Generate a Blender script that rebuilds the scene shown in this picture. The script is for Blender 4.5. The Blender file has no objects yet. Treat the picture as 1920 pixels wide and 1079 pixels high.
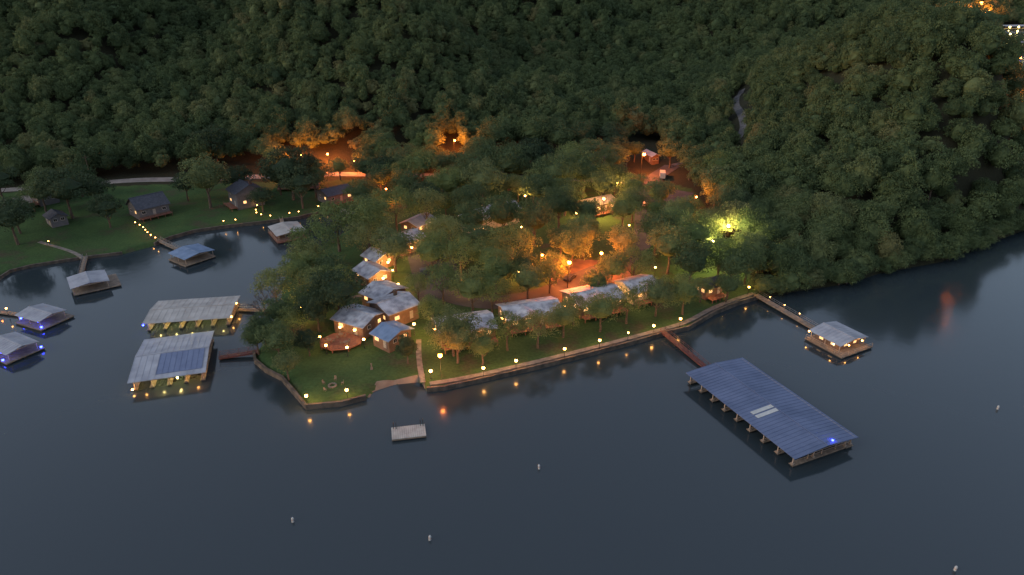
import bpy, math, random
import numpy as np
from mathutils import Vector, Matrix
random.seed(7); rng=np.random.default_rng(7)
S=bpy.context.scene
COL=S.collection
R=math.radians
LP=6.0   # lamp power factor

# ------------------------------------------------------------------ materials
def mat(name,c1,c2=None,rough=0.7,scale=1.0,metal=0.0,bump=0.0,emit=None,estr=0,coord='Object',det=4,spec=0.4):
    m=bpy.data.materials.new(name); m.use_nodes=True; nt=m.node_tree; n=nt.nodes; l=nt.links
    b=n['Principled BSDF']; b.inputs['Roughness'].default_value=rough; b.inputs['Metallic'].default_value=metal
    b.inputs['Specular IOR Level'].default_value=spec
    if c2 is None: c2=tuple(x*0.7 for x in c1)
    tc=n.new('ShaderNodeTexCoord'); no=n.new('ShaderNodeTexNoise'); no.inputs['Scale'].default_value=scale; no.inputs['Detail'].default_value=det
    l.new(tc.outputs[coord],no.inputs['Vector'])
    r=n.new('ShaderNodeValToRGB'); r.color_ramp.elements[0].position=0.35; r.color_ramp.elements[1].position=0.65
    r.color_ramp.elements[0].color=(*c2,1); r.color_ramp.elements[1].color=(*c1,1)
    l.new(no.outputs['Fac'],r.inputs['Fac']); l.new(r.outputs['Color'],b.inputs['Base Color'])
    if bump:
        bp=n.new('ShaderNodeBump'); bp.inputs['Strength'].default_value=bump; l.new(no.outputs['Fac'],bp.inputs['Height']); l.new(bp.outputs['Normal'],b.inputs['Normal'])
    if emit:
        b.inputs['Emission Color'].default_value=(*emit,1); b.inputs['Emission Strength'].default_value=estr
        m.cycles.emission_sampling='NONE'
    return m
M={}
M['roof_pale']=mat('pale_metal_roofing',(.40,.385,.37),(.28,.265,.25),.5,.35)
M['roof_grey']=mat('grey_metal_roofing',(.35,.36,.40),(.24,.25,.29),.5,.35)
M['roof_blue']=mat('blue_grey_metal_roofing',(.11,.142,.24),(.078,.105,.185),.55,.25)
M['roof_slate']=mat('blue_slate_metal_roofing',(.18,.25,.38),(.12,.18,.28),.5,.5)
M['roof_lodge']=mat('weathered_white_roofing',(.48,.48,.51),(.22,.215,.24),.6,.5)
M['roof_dark']=mat('dark_shingle_roofing',(.07,.075,.095),(.045,.05,.065),.8,1.5)
M['roof_tan']=mat('tan_roofing',(.30,.25,.22),(.21,.175,.155),.7,.8)
M['panel']=mat('dark_roof_patch_metal',(.14,.175,.28),(.11,.14,.235),.5,.5)
M['skylight']=mat('translucent_skylight_panel',(.45,.46,.45),(.38,.39,.38),.4,1)
M['deck']=mat('weathered_deck_boards',(.24,.185,.14),(.14,.11,.085),.8,1.2)
M['deck_red']=mat('red_stained_deck_boards',(.24,.10,.065),(.15,.065,.045),.7,1.2)
M['ramp_red']=mat('dark_red_painted_steel',(.12,.035,.03),(.08,.03,.03),.6,1.2)
M['post']=mat('pale_painted_posts',(.40,.31,.25),(.27,.21,.17),.6,2)
M['float']=mat('dark_float_plastic',(.02,.02,.022),None,.6,1)
M['wall_brown']=mat('brown_clapboard',(.16,.10,.07),(.11,.07,.05),.8,1)
M['wall_grey']=mat('grey_clapboard',(.13,.13,.14),(.10,.10,.11),.8,1)
M['wall_white']=mat('cream_clapboard',(.36,.33,.29),(.28,.26,.23),.8,1)
M['trim']=mat('white_trim_paint',(.5,.48,.45),(.4,.38,.36),.6,1)
M['glass_lit']=mat('lit_window_pane',(.2,.12,.05),None,.2,1,emit=(1,.55,.2),estr=2.2)
M['glass_dark']=mat('dark_window_pane',(.02,.025,.03),None,.1,1,spec=.6)
M['concrete']=mat('old_concrete',(.20,.175,.15),(.11,.097,.083),.9,.8,bump=.2)
M['stonewall']=mat('stained_seawall_concrete',(.12,.095,.075),(.05,.042,.035),.9,.7,bump=.4)
M['asphalt']=mat('worn_asphalt',(.065,.062,.065),(.04,.038,.04),.9,.3)
M['gravel']=mat('pale_gravel_road',(.24,.22,.205),(.16,.145,.135),.95,.4)
M['oldroad']=mat('worn_hill_road',(.12,.115,.118),(.07,.066,.068),.95,.4)
M['brick']=mat('brown_brick_paving',(.12,.075,.05),(.075,.05,.035),.9,.5)
M['sand']=mat('damp_sand',(.20,.17,.13),(.14,.115,.09),.95,.5)
M['bark']=mat('grey_brown_bark',(.12,.09,.065),(.06,.045,.035),.95,3,bump=.5)
M['bark_pale']=mat('pale_dead_bark',(.13,.11,.10),(.08,.065,.06),.95,3)
M['metal']=mat('dark_lamp_metal',(.05,.05,.05),None,.4,1,metal=.6)
M['steel']=mat('galvanised_steel',(.25,.25,.26),None,.4,2,metal=.7)
M['paint_white']=mat('grey_white_vehicle_paint',(.35,.35,.36),(.3,.3,.3),.3,1)
M['paint_dark']=mat('dark_vehicle_paint',(.04,.05,.07),None,.3,1)
M['tyre']=mat('black_rubber',(.02,.02,.02),None,.8,1)
M['buoy']=mat('white_buoy_plastic',(.5,.5,.50),(.4,.4,.4),.4,2)
M['orange']=mat('orange_band_paint',(.4,.15,.06),None,.5,1)
M['warm']=mat('warm_white_lamp_glass',(.8,.7,.5),None,.3,1,emit=(1,.44,.10),estr=28)
M['sodium']=mat('orange_sodium_lamp_glass',(.8,.5,.2),None,.3,1,emit=(1,.25,.045),estr=42)
M['blue']=mat('blue_lamp_glass',(.1,.1,.8),None,.3,1,emit=(.03,.05,1),estr=22)
M['greenwhite']=mat('mercury_lamp_glass',(.8,.8,.5),None,.3,1,emit=(1,.80,.26),estr=22)

def leaf_mat(name,cols,sat=1.0):
    m=bpy.data.materials.new(name); m.use_nodes=True; nt=m.node_tree;n=nt.nodes;l=nt.links
    b=n['Principled BSDF']; b.inputs['Roughness'].default_value=.75; b.inputs['Specular IOR Level'].default_value=.15
    oi=n.new('ShaderNodeObjectInfo'); r=n.new('ShaderNodeValToRGB'); r.color_ramp.interpolation='LINEAR'
    while len(r.color_ramp.elements)<len(cols): r.color_ramp.elements.new(.5)
    for i,(p,c) in enumerate(cols): r.color_ramp.elements[i].position=p; r.color_ramp.elements[i].color=(*c,1)
    l.new(oi.outputs['Random'],r.inputs['Fac'])
    tc=n.new('ShaderNodeTexCoord'); no=n.new('ShaderNodeTexNoise'); no.inputs['Scale'].default_value=.55; no.inputs['Detail'].default_value=3
    l.new(tc.outputs['Object'],no.inputs['Vector'])
    mr=n.new('ShaderNodeMapRange'); mr.inputs['From Min'].default_value=.3; mr.inputs['From Max'].default_value=.7; mr.inputs['To Min'].default_value=.8; mr.inputs['To Max'].default_value=1.2
    l.new(no.outputs['Fac'],mr.inputs['Value'])
    mx=n.new('ShaderNodeVectorMath'); mx.operation='SCALE'; l.new(r.outputs['Color'],mx.inputs[0]); l.new(mr.outputs['Result'],mx.inputs['Scale'])
    l.new(mx.outputs[0],b.inputs['Base Color'])
    tr=n.new('ShaderNodeBsdfTranslucent'); l.new(mx.outputs[0],tr.inputs['Color'])
    ms=n.new('ShaderNodeMixShader'); ms.inputs[0].default_value=.32
    l.new(b.outputs[0],ms.inputs[1]); l.new(tr.outputs[0],ms.inputs[2]); l.new(ms.outputs[0],n['Material Output'].inputs['Surface'])
    return m
M['leaf']=leaf_mat('broadleaf_foliage',[(0,(.062,.094,.044)),(.35,(.083,.120,.052)),(.72,(.102,.140,.060)),(.93,(.130,.160,.070)),(1,(.165,.165,.075))])
M['leaf_olive']=leaf_mat('olive_foliage',[(0,(.115,.160,.058)),(.5,(.145,.185,.066)),(1,(.185,.205,.080))])
M['leaf_dark']=leaf_mat('dark_foliage',[(0,(.038,.062,.033)),(1,(.058,.086,.044))])

# ------------------------------------------------------------------ mesh builder
class MB:
    def __init__(s): s.v=[];s.f=[];s.m=[];s.mi=0
    def add(s,vs,fs):
        o=len(s.v); s.v+= [tuple(p) for p in vs]; s.f+=[tuple(i+o for i in f) for f in fs]; s.m+=[s.mi]*len(fs)
    def hexa(s,p): s.add(p,[(3,2,1,0),(4,5,6,7),(0,1,5,4),(1,2,6,5),(2,3,7,6),(3,0,4,7)])
    def box(s,cx,cy,cz,sx,sy,sz,a=0):
        c,sn=math.cos(a),math.sin(a); P=[]
        for dz in (-.5,.5):
            for dx,dy in ((-.5,-.5),(.5,-.5),(.5,.5),(-.5,.5)):
                x,y=dx*sx,dy*sy; P.append((cx+x*c-y*sn,cy+x*sn+y*c,cz+dz*sz))
        s.hexa(P)
    def cyl(s,p0,p1,r0,r1=None,n=8,cap=True):
        if r1 is None:r1=r0
        p0=Vector(p0);p1=Vector(p1);d=(p1-p0).normalized(); u=d.orthogonal().normalized(); w=d.cross(u); vs=[]
        for p,r in((p0,r0),(p1,r1)):
            for i in range(n):
                t=2*math.pi*i/n; vs.append(p+u*(math.cos(t)*r)+w*(math.sin(t)*r))
        fs=[(i,(i+1)%n,n+(i+1)%n,n+i) for i in range(n)]
        if cap: fs+=[tuple(range(n-1,-1,-1)),tuple(range(n,2*n))]
        s.add(vs,fs)
    def sph(s,c,r,nu=10,nv=7,sz=1):
        vs=[(c[0],c[1],c[2]-r*sz)]
        for j in range(1,nv):
            t=math.pi*j/nv
            for i in range(nu):
                a=2*math.pi*i/nu; vs.append((c[0]+r*math.sin(t)*math.cos(a),c[1]+r*math.sin(t)*math.sin(a),c[2]-r*sz*math.cos(t)))
        vs.append((c[0],c[1],c[2]+r*sz)); fs=[(0,1+(i+1)%nu,1+i) for i in range(nu)]
        for j in range(nv-2):
            for i in range(nu): a=1+j*nu; fs.append((a+i,a+(i+1)%nu,a+nu+(i+1)%nu,a+nu+i))
        a=1+(nv-2)*nu; L=len(vs)-1; fs+=[(a+i,a+(i+1)%nu,L) for i in range(nu)]
        s.add(vs,fs)
    def mesh(s,name,*mats,smooth=False):
        me=bpy.data.meshes.new(name); me.from_pydata(s.v,[],s.f)
        for m in mats: me.materials.append(M[m] if isinstance(m,str) else m)
        me.polygons.foreach_set('material_index',s.m)
        if smooth: me.polygons.foreach_set('use_smooth',[True]*len(s.f))
        me.update(); return me
def O(name,data,parent=None,loc=(0,0,0),rot=0,**kw):
    o=bpy.data.objects.new(name,data); COL.objects.link(o); o.location=loc
    o.rotation_euler=(0,0,rot) if not isinstance(rot,tuple) else rot
    if parent: o.parent=parent
    for k,v in kw.items(): o[k]=v
    return o
def E(name,loc,rot,label,cat,group=None):
    o=O(name,None,None,loc,rot,label=label,category=cat); o.empty_display_size=.5
    if group:o['group']=group
    return o
def lightat(parent,loc,col,power,rad=.3,name='lamp_light'):
    d=bpy.data.lights.new(name,'POINT'); d.color=col; d.energy=power*LP; d.shadow_soft_size=rad
    return O(name,d,parent,loc)

# ------------------------------------------------------------------ terrain
SHORE=[(-2500,120),(-400,150),(-230,160),(-175,166),(-145.6,176.9),(-145.9,181.8),(-142.1,185.8),(-130.7,191.9),(-120.5,195.8),(-114,203),(-111.5,208.6),(-106.3,215.1),(-96.5,219.8),(-85.1,224.1),(-75.3,228.6),(-69.3,234.4),(-62.5,238.6),(-55.7,243.6),(-48.8,240.4),(-48.2,229.7),(-56.8,213.6),(-62,199.3),(-65,186.6),(-64.7,175.1),(-61.8,164.8),(-58.5,158.4),(-59,152.5),(-60,147),(-58.2,141),(-59.2,135.5),(-57.5,131.5),(-53.6,127.4),(-49.2,124.2),(-44.6,118.2),(-41.2,113.8),(-34.5,114.9),(-29.5,117.2),(-29,120.1),(-24.9,122.8),(-19.4,123.8),(-17.8,120.1),(-14.5,120.5),(-6.8,123.6),(4.7,128.5),(17,134.2),(30.3,140.8),(36.6,144.2),(43,146.9),(51.9,155.4),(59.7,160.9),(65.6,164.1),(70.7,166.4),(79.2,169.4),(89.5,172.5),(97.1,175.5),(105.9,180.8),(113.5,183.8),(129.1,189.6),(142.1,198),(155,206),(175.9,219),(230,268),(290,360),(360,480),(440,640),(690,1040),(740,1110),(900,1130),(3000,1200),(3000,4500),(-2500,4500)]
def inside(poly,x,y):
    a=np.array(poly); b=np.roll(a,-1,axis=0); c=np.zeros(x.shape,bool)
    for (x1,y1),(x2,y2) in zip(a,b):
        if y1==y2: continue
        k=((y1>y)!=(y2>y))&(x<(x2-x1)*(y-y1)/(y2-y1)+x1); c^=k
    return c
def dpoly(pts,x,y,closed=False):
    a=np.array(pts,float); 
    b=np.roll(a,-1,axis=0) if closed else a[1:]
    if not closed:a=a[:-1]
    d=np.full(x.shape,1e9)
    for (x1,y1),(x2,y2) in zip(a,b):
        dx,dy=x2-x1,y2-y1; t=np.clip(((x-x1)*dx+(y-y1)*dy)/(dx*dx+dy*dy),0,1)
        d=np.minimum(d,np.hypot(x-x1-t*dx,y-y1-t*dy))
    return d
def ss(t): t=np.clip(t,0,1); return t*t*(3-2*t)
def H(x,y):
    x=np.asarray(x,float); y=np.asarray(y,float)
    d=dpoly(SHORE,x,y,True); d=np.where(inside(SHORE,x,y),d,-d)
    base=.95*np.clip(d/1.2,0,1)+.035*np.clip(d,0,70)
    t=np.clip((y-284-.03*x)/190,0,1); tl=.5*ss(t)+.5*np.sin(t*math.pi/2)
    s=(x-22)*.84+(y-330)*.545
    fx=1-ss((s+18)/72)
    spur=1+.34*np.sin(x/26+y/90+.6)+.08*np.sin(x/13-y/45+1)
    h=67*tl*fx*spur*(1-.80*ss((y-445)/85))
    h=h+ 84*np.exp(-((x-50)/160)**2/2-((y-690)/102)**2/2)*(1+.28*np.sin(x/30+1)+.06*np.sin(x/14+y/25))
    h=h+ 80*np.exp(-((x+330)/160)**2/2-((y-720)/120)**2/2)
    sx=np.where(x>166,27,35)
    rh=52*np.exp(-((x-166)/sx)**2/2-((y-298)/82)**2/2)*(1+.08*np.sin(x/13+y/19))
    rh+=26*np.exp(-((x-240)/50)**2/2-((y-580)/90)**2/2)
    h=h+rh
    far=95*ss((y-900)/500)*(.8+.2*np.sin(x/160))
    far=np.where(x>450,80*ss((y-1130)/260),far)
    h=h+far
    h=h*ss(d/30)
    h=h+ss((y-300)/60)*1.5*np.sin(x/9)*np.sin(y/11)*ss(d/38)
    return np.where(d>0,base+h,np.maximum(-3,d*.9)),d
def hz(x,y): return float(H(np.array([x]),np.array([y]))[0][0])
def axis(a,b,step,lo,hi,g):
    c=list(np.arange(a,b+.01,step)); s=step
    while c[-1]<hi: s*=g; c.append(c[-1]+s)
    s=step
    while c[0]>lo: s*=g; c.insert(0,c[0]-s)
    return np.array(c)
xs=axis(-190,190,1.6,-2400,2900,1.07); ys=axis(104,340,1.6,95,4400,1.05)
X,Y=np.meshgrid(xs,ys); Z,D=H(X,Y)
nx,ny=len(xs),len(ys)
V=np.stack([X.ravel(),Y.ravel(),Z.ravel()],1)
i=np.arange(nx*ny).reshape(ny,nx)
F=np.stack([i[:-1,:-1].ravel(),i[:-1,1:].ravel(),i[1:,1:].ravel(),i[1:,:-1].ravel()],1)
me=bpy.data.meshes.new('terrain'); me.from_pydata(V.tolist(),[],F.tolist())
CLEAR=[(-600,230),(-195,252),(-138,275),(-112,286),(-92,291),(-62,293),(-47,296),(10,298),(49,312),(69,312),(69,250),(66,208),(68,160),(66,60),(-600,60)]
GR=[(-600,230),(-195,248),(-138,262),(-60,272),(60,262),(69,250),(66,208),(68,160),(66,60),(-600,60)]
fr=np.where(inside(GR,X,Y),0.,1.)
at=me.attributes.new('woods','FLOAT','POINT'); at.data.foreach_set('value',fr.ravel().astype(np.float32))
me.polygons.foreach_set('use_smooth',[True]*len(F))
tm=bpy.data.materials.new('grass_and_forest_floor'); tm.use_nodes=True; n=tm.node_tree.nodes; l=tm.node_tree.links; b=n['Principled BSDF']; b.inputs['Roughness'].default_value=.95; b.inputs['Specular IOR Level'].default_value=.1
tc=n.new('ShaderNodeTexCoord'); n1=n.new('ShaderNodeTexNoise'); n1.inputs['Scale'].default_value=.09; n1.inputs['Detail'].default_value=6; n1.inputs['Roughness'].default_value=.65
l.new(tc.outputs['Object'],n1.inputs['Vector'])
r=n.new('ShaderNodeValToRGB'); e=r.color_ramp.elements; e[0].position=.34;e[0].color=(.060,.056,.034,1);e[1].position=.47;e[1].color=(.040,.074,.026,1); q=e.new(.70); q.color=(.056,.096,.032,1)
l.new(n1.outputs['Fac'],r.inputs['Fac'])
n2=n.new('ShaderNodeTexNoise'); n2.inputs['Scale'].default_value=1.6; n2.inputs['Detail'].default_value=5; l.new(tc.outputs['Object'],n2.inputs['Vector'])
mr=n.new('ShaderNodeMapRange'); mr.inputs['To Min'].default_value=.55; mr.inputs['To Max'].default_value=1.45; l.new(n2.outputs['Fac'],mr.inputs['Value'])
a=n.new('ShaderNodeAttribute'); a.attribute_name='woods'
mx=n.new('ShaderNodeMix'); mx.data_type='RGBA'; l.new(a.outputs['Fac'],mx.inputs['Factor']); l.new(r.outputs['Color'],mx.inputs['A']); mx.inputs['B'].default_value=(.030,.030,.018,1)
vs=n.new('ShaderNodeVectorMath'); vs.operation='SCALE'; l.new(mx.outputs['Result'],vs.inputs[0]); l.new(mr.outputs['Result'],vs.inputs['Scale'])
l.new(vs.outputs[0],b.inputs['Base Color'])
bp=n.new('ShaderNodeBump'); bp.inputs['Strength'].default_value=.5; bp.inputs['Distance'].default_value=.3; l.new(n2.outputs['Fac'],bp.inputs['Height']); l.new(bp.outputs[0],b.inputs['Normal'])
me.materials.append(tm); O('terrain',me,kind='structure')

# water
wm=bpy.data.materials.new('lake_water'); wm.use_nodes=True; n=wm.node_tree.nodes; l=wm.node_tree.links; b=n['Principled BSDF']
b.inputs['Base Color'].default_value=(.025,.036,.043,1); b.inputs['Roughness'].default_value=.09; b.inputs['IOR'].default_value=1.33; b.inputs['Specular IOR Level'].default_value=1.0
tc=n.new('ShaderNodeTexCoord'); n1=n.new('ShaderNodeTexNoise'); n1.inputs['Scale'].default_value=.5; n1.inputs['Detail'].default_value=2
n2=n.new('ShaderNodeTexNoise'); n2.inputs['Scale'].default_value=.03; n2.inputs['Detail'].default_value=3
l.new(tc.outputs['Object'],n1.inputs['Vector']); l.new(tc.outputs['Object'],n2.inputs['Vector'])
bp=n.new('ShaderNodeBump'); bp.inputs['Strength'].default_value=.06; bp.inputs['Distance'].default_value=.15; l.new(n1.outputs['Fac'],bp.inputs['Height']); l.new(bp.outputs[0],b.inputs['Normal'])
mr=n.new('ShaderNodeMapRange'); mr.inputs['From Min'].default_value=.3;mr.inputs['From Max'].default_value=.7;mr.inputs['To Min'].default_value=.07; mr.inputs['To Max'].default_value=.13; l.new(n2.outputs['Fac'],mr.inputs['Value']); l.new(mr.outputs[0],b.inputs['Roughness'])
g=MB(); g.add([(-3000,-600,0),(3500,-600,0),(3500,4500,0),(-3000,4500,0)],[(0,1,2,3)]); O('water',g.mesh('water',wm),kind='structure')

# draped strips
def strip(name,pts,w,m,off=.07,minz=None,step=2.0):
    P=[]
    for (x1,y1),(x2,y2) in zip(pts[:-1],pts[1:]):
        k=max(1,int(math.hypot(x2-x1,y2-y1)/step))
        for j in range(k): t=j/k; P.append((x1+(x2-x1)*t,y1+(y2-y1)*t))
    P.append(pts[-1]); P=np.array(P,float)
    if len(P)>4:
        for _ in range(6): P[1:-1]=(P[:-2]+2*P[1:-1]+P[2:])/4
    T=np.gradient(P,axis=0); T/=np.linalg.norm(T,axis=1)[:,None]; N=np.stack([-T[:,1],T[:,0]],1)
    K=5; rows=[]
    for q in np.linspace(-.5,.5,K): 
        A=P+N*w*q; zz=H(A[:,0],A[:,1])[0]
        if minz is not None: zz=np.maximum(zz,minz)
        rows.append(np.stack([A[:,0],A[:,1],zz+off],1))
    nP=len(P); vs=np.concatenate(rows).tolist(); fs=[]
    for k in range(K-1):
        for j in range(nP-1): fs.append((k*nP+j,k*nP+j+1,(k+1)*nP+j+1,(k+1)*nP+j))
    g=MB(); g.add(vs,fs)
    for k in (0,K-1):
        for j in range(nP-1):
            a=vs[k*nP+j];b2=vs[k*nP+j+1]; g.add([a,b2,(b2[0],b2[1],b2[2]-.4),(a[0],a[1],a[2]-.4)],[(0,1,2,3)])
    return O(name,g.mesh(name,m),kind='structure')
def patch(name,q,m,off=.05,n=14):
    a,b2,c,d=[np.array(p,float) for p in q]; vs=[];fs=[]
    for j in range(n+1):
        for k in range(n+1):
            u,v=k/n,j/n; p=a*(1-u)*(1-v)+b2*u*(1-v)+c*u*v+d*(1-u)*v; vs.append((p[0],p[1]))
    A=np.array(vs); z=H(A[:,0],A[:,1])[0]+off
    for j in range(n):
        for k in range(n): o=j*(n+1)+k; fs.append((o,o+1,o+n+2,o+n+1))
    g=MB(); g.add([(x,y,float(zz)) for (x,y),zz in zip(vs,z)],fs); return O(name,g.mesh(name,m),kind='structure')
ROADL=[(-230,244),(-195,252),(-178,257),(-161,263),(-148,267),(-136,268),(-113,271),(-105,273),(-72,279),(-50,278),(-20,275),(20,268),(50,262)]
strip('gravel_road',ROADL,5.5,'gravel')
LOOP=[(-27,190),(-23,174),(-17,161),(-5,157),(8,162),(20,174),(32,184),(42,202),(46,225),(52,245),(57,268),(68,284),(86,290),(98,298),(106,313),(109,328),(111,345),(116,362),(124,382),(131,400)]
strip('asphalt_road',LOOP[:12],7,'asphalt',.09)
strip('hill_road',LOOP[11:],3.2,'oldroad',.3)
patch('brick_plaza',[(9,158),(31,161),(35,185),(12,186)],'brick',.06)
patch('parking_lot',[(42,226),(60,230),(68,246),(50,262)],'asphalt',.06)
patch('cabin_lot',[(-32,192),(-18,192),(-12,160),(-24,158)],'asphalt',.05)
patch('beach_sand',[(-29.8,117.6),(-18.2,120.6),(-18.8,125.4),(-28.6,122.4)],'sand',.05)
PATH=[(-17.3,121.6),(-14.5,121.8),(-7.2,124.9),(4.1,129.8),(16.4,135.5),(29.7,142.1),(36,145.4),(42.4,148.2),(51.1,156.7),(59,162.2),(65,165.6)]
strip('shore_path',PATH,1.3,'concrete',.07,minz=1.0)
strip('garden_path',[(-21.8,139.5),(-21,132),(-18.8,122)],1.2,'concrete',.08,minz=.98)
strip('dock_path',[(-150,202.4),(-142,198.5),(-135.6,195.6),(-129.2,190.5)],1.2,'concrete',.07,minz=.9)
strip('point_path',[(-58.4,155.5),(-52,159),(-46,160),(-40,163)],1.5,'concrete',.07,minz=.9)

def seawall(pts,label,top=1.12,w=.5):
    g=MB()
    n=len(pts); P=[Vector(p) for p in pts]; Ls=[]
    for k in range(n):
        a=P[max(k-1,0)];c=P[min(k+1,n-1)]; t=(c-a).normalized(); nn=Vector((-t.y,t.x)); Ls.append((P[k]-nn*.25,P[k]+nn*(w-.25)))
    for k in range(n-1):
        (o0,i0),(o1,i1)=Ls[k],Ls[k+1]
        g.hexa([(o0.x,o0.y,-1.5),(o1.x,o1.y,-1.5),(i1.x,i1.y,-1.5),(i0.x,i0.y,-1.5),(o0.x,o0.y,top),(o1.x,o1.y,top),(i1.x,i1.y,top),(i0.x,i0.y,top)])
    o=O('seawall',g.mesh('seawall','stonewall'),label=label,category='wall')
seawall([(-59.2,135.5),(-57.5,131.5),(-53.6,127.4),(-49.2,124.2),(-44.6,118.2),(-41.2,113.8),(-34.5,114.9),(-29.9,117.2)],'stained concrete seawall around the grassy point',1.15,.6)
seawall([(-17.8,120.1),(-14.5,120.5),(-6.8,123.6),(4.7,128.5),(17,134.2),(30.3,140.8),(36.6,144.2),(43,146.9),(51.9,155.4),(59.7,160.9),(65.6,164.1)],'long brown concrete seawall beside the shore path')
seawall([(-114,203),(-111.5,208.6),(-106.3,215.1),(-96.5,219.8),(-85.1,224.1),(-75.3,228.6),(-69.3,234.4),(-62.5,238.6)],'low curved retaining wall along the cove lawn')
seawall([(-145.6,176.9),(-145.9,181.8),(-142.1,185.8),(-130.7,191.9),(-120.5,195.8)],'low mossy retaining wall beside the cove',.9)

# ------------------------------------------------------------------ docks
def gable(g,L,W,ze,zr,over=.35,th=.1,rib=.9,x0=0,y0=0,rh=.05):
    for s in (-1,1):
        sl=(zr-ze)/(W/2); ye=W/2+over; z1=ze-sl*over; x=L/2+over
        A=[(-x,0,zr),(x,0,zr),(x,s*ye,z1),(-x,s*ye,z1)]
        A=[(p[0]+x0,p[1]+y0,p[2]) for p in A]
        if s==1: A=[A[1],A[0],A[3],A[2]]
        B=[(p[0],p[1],p[2]-th) for p in A]; g.hexa([B[3],B[2],B[1],B[0],A[3],A[2],A[1],A[0]])
        k=int(2*x/rib)
        for j in range(k+1):
            xx=-x+.05+j*(2*x-.1)/k
            a=(xx-.04+x0,y0+s*.02,zr);b2=(xx+.04+x0,y0+s*.02,zr);c=(xx+.04+x0,y0+s*ye,z1);d=(xx-.04+x0,y0+s*ye,z1)
            up=lambda p:(p[0],p[1],p[2]+rh)
            g.hexa([a,b2,c,d,up(a),up(b2),up(c),up(d)] if s==-1 else [b2,a,d,c,up(b2),up(a),up(d),up(c)])
    g.box(x0,y0,zr+.04,L+2*over,.3,.08)
def rail(g,p0,p1,h=1.0,step=1.8):
    p0=Vector(p0);p1=Vector(p1);L=(p1-p0).length;k=max(1,int(L/step))
    for j in range(k+1):
        p=p0.lerp(p1,j/k); g.cyl(p,p+Vector((0,0,h)),.045,.045,5)
    for z in (h,h*.55): g.cyl(p0+Vector((0,0,z)),p1+Vector((0,0,z)),.04,.04,5)
def boards(g,cx,cy,sx,sy,z,along='x',th=.12,bw=.6):
    if along=='x':
        k=max(1,int(sx/bw)); w=sx/k
        for j in range(k): g.box(cx-sx/2+w*(j+.5),cy,z-th/2-(j%2)*.012,w-.03,sy,th)
    else:
        k=max(1,int(sy/bw)); w=sy/k
        for j in range(k): g.box(cx,cy-sy/2+w*(j+.5),z-th/2-(j%2)*.012,sx,w-.03,th)
def slip_dock(cx,cy,ang,L,W,nf,label,roof,eave=2.5,ridge=3.1,sky=False,patch_=False,lights=(),rib=.9):
    r=E('covered_boat_dock',(cx,cy,0),R(ang),label,'boat dock')
    d=MB(); zt=.5; wk=1.8
    boards(d,0,W/2-wk/2,L,wk,zt)
    xsF=[-L/2+.6+j*(L-1.2)/nf for j in range(nf+1)]
    for x in xsF: boards(d,x,-wk/2+.0,1.0,W-wk-.05,zt,'y')
    O('deck',d.mesh('deck','deck'),r)
    f=MB(); f.box(0,W/2-wk/2,.1,L-.3,wk-.3,.5)
    for x in xsF: f.box(x,-wk/2,.1,.7,W-wk-.5,.5)
    O('float',f.mesh('float','float'),r)
    g=MB(); gable(g,L,W,eave,ridge,rib=rib); O('roof',g.mesh('roof',roof),r)
    pm=MB(); pm.box(0,0,(zt+eave)/2,.18,.18,eave-zt-.02); pm.box(.0,0,zt+.12,.5,.5,.2); pmesh=pm.mesh('post','post')
    for x in xsF:
        for y in (-W/2+.4,-W/2+W*.36,W/2-wk+.2,W/2-.25):
            o=O('post',pmesh,r,(x,y,0)); 
    b=MB()
    for y in (-W/2+.4,W/2-.25): b.box(0,y,eave-.12,L-.2,.12,.28)
    for x in xsF:
        b.box(x,0,eave-.12,.12,W-.9,.24)
        for y0,dy in ((-W/2+.4,.9),(-W/2+W*.36,.9)):
            b.cyl((x,y0,eave-1.0),(x,y0+dy,eave-.25),.06,.06,4)
        for yy in (-W/4,W/4): b.box(x,yy,eave+.1,.1,.1,(ridge-eave)*.45)
    for x in (xsF[0],xsF[-1]): 
        for k in range(5): b.box(x,-W/2+.6+k*(W-1.2)/4,zt+.55,.1,.1,1.1)
        b.box(x,0,zt+1.05,.1,W-1,.1); b.box(x,0,zt+.6,.08,W-1,.08)
    O('frame',b.mesh('frame','post'),r)
    sl=(ridge-eave)/(W/2)
    if sky:
        for k,x in enumerate((1.9,3.2)):
            g=MB(); y0,y1=-W*.36,-.25
            za=ridge+y0*sl+.09; zb=ridge+y1*sl+.09
            g.hexa([(x-.45,y0,za-.07),(x+.45,y0,za-.07),(x+.45,y1,zb-.07),(x-.45,y1,zb-.07),(x-.45,y0,za),(x+.45,y0,za),(x+.45,y1,zb),(x-.45,y1,zb)])
            O('skylight',g.mesh('skylight','skylight'),r)
    if patch_:
        g=MB(); y0,y1=-W*.43,-.4; za=ridge+y0*sl+.09; zb=ridge+y1*sl+.09; x0,x1=-L*.16,L*.46
        g.hexa([(x0,y0,za-.07),(x1,y0,za-.07),(x1,y1,zb-.07),(x0,y1,zb-.07),(x0,y0,za),(x1,y0,za),(x1,y1,zb),(x0,y1,zb)])
        for j in range(9):
            xx=x0+(x1-x0)*j/8; g.hexa([(xx-.03,y0,za),(xx+.03,y0,za),(xx+.03,y1,zb),(xx-.03,y1,zb),(xx-.03,y0,za+.05),(xx+.03,y0,za+.05),(xx+.03,y1,zb+.05),(xx-.03,y1,zb+.05)])
        O('roof_patch',g.mesh('roof_patch','panel'),r,label='darker blue metal sheets')
    for (x,y,z,kind,pw) in lights: bulb(r,(x,y,z),kind,pw)
    return r
BULB={}
COLR={'warm':(1,.46,.12),'sodium':(1,.20,.025),'blue':(.03,.06,1),'greenwhite':(1,.80,.26)}
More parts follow.
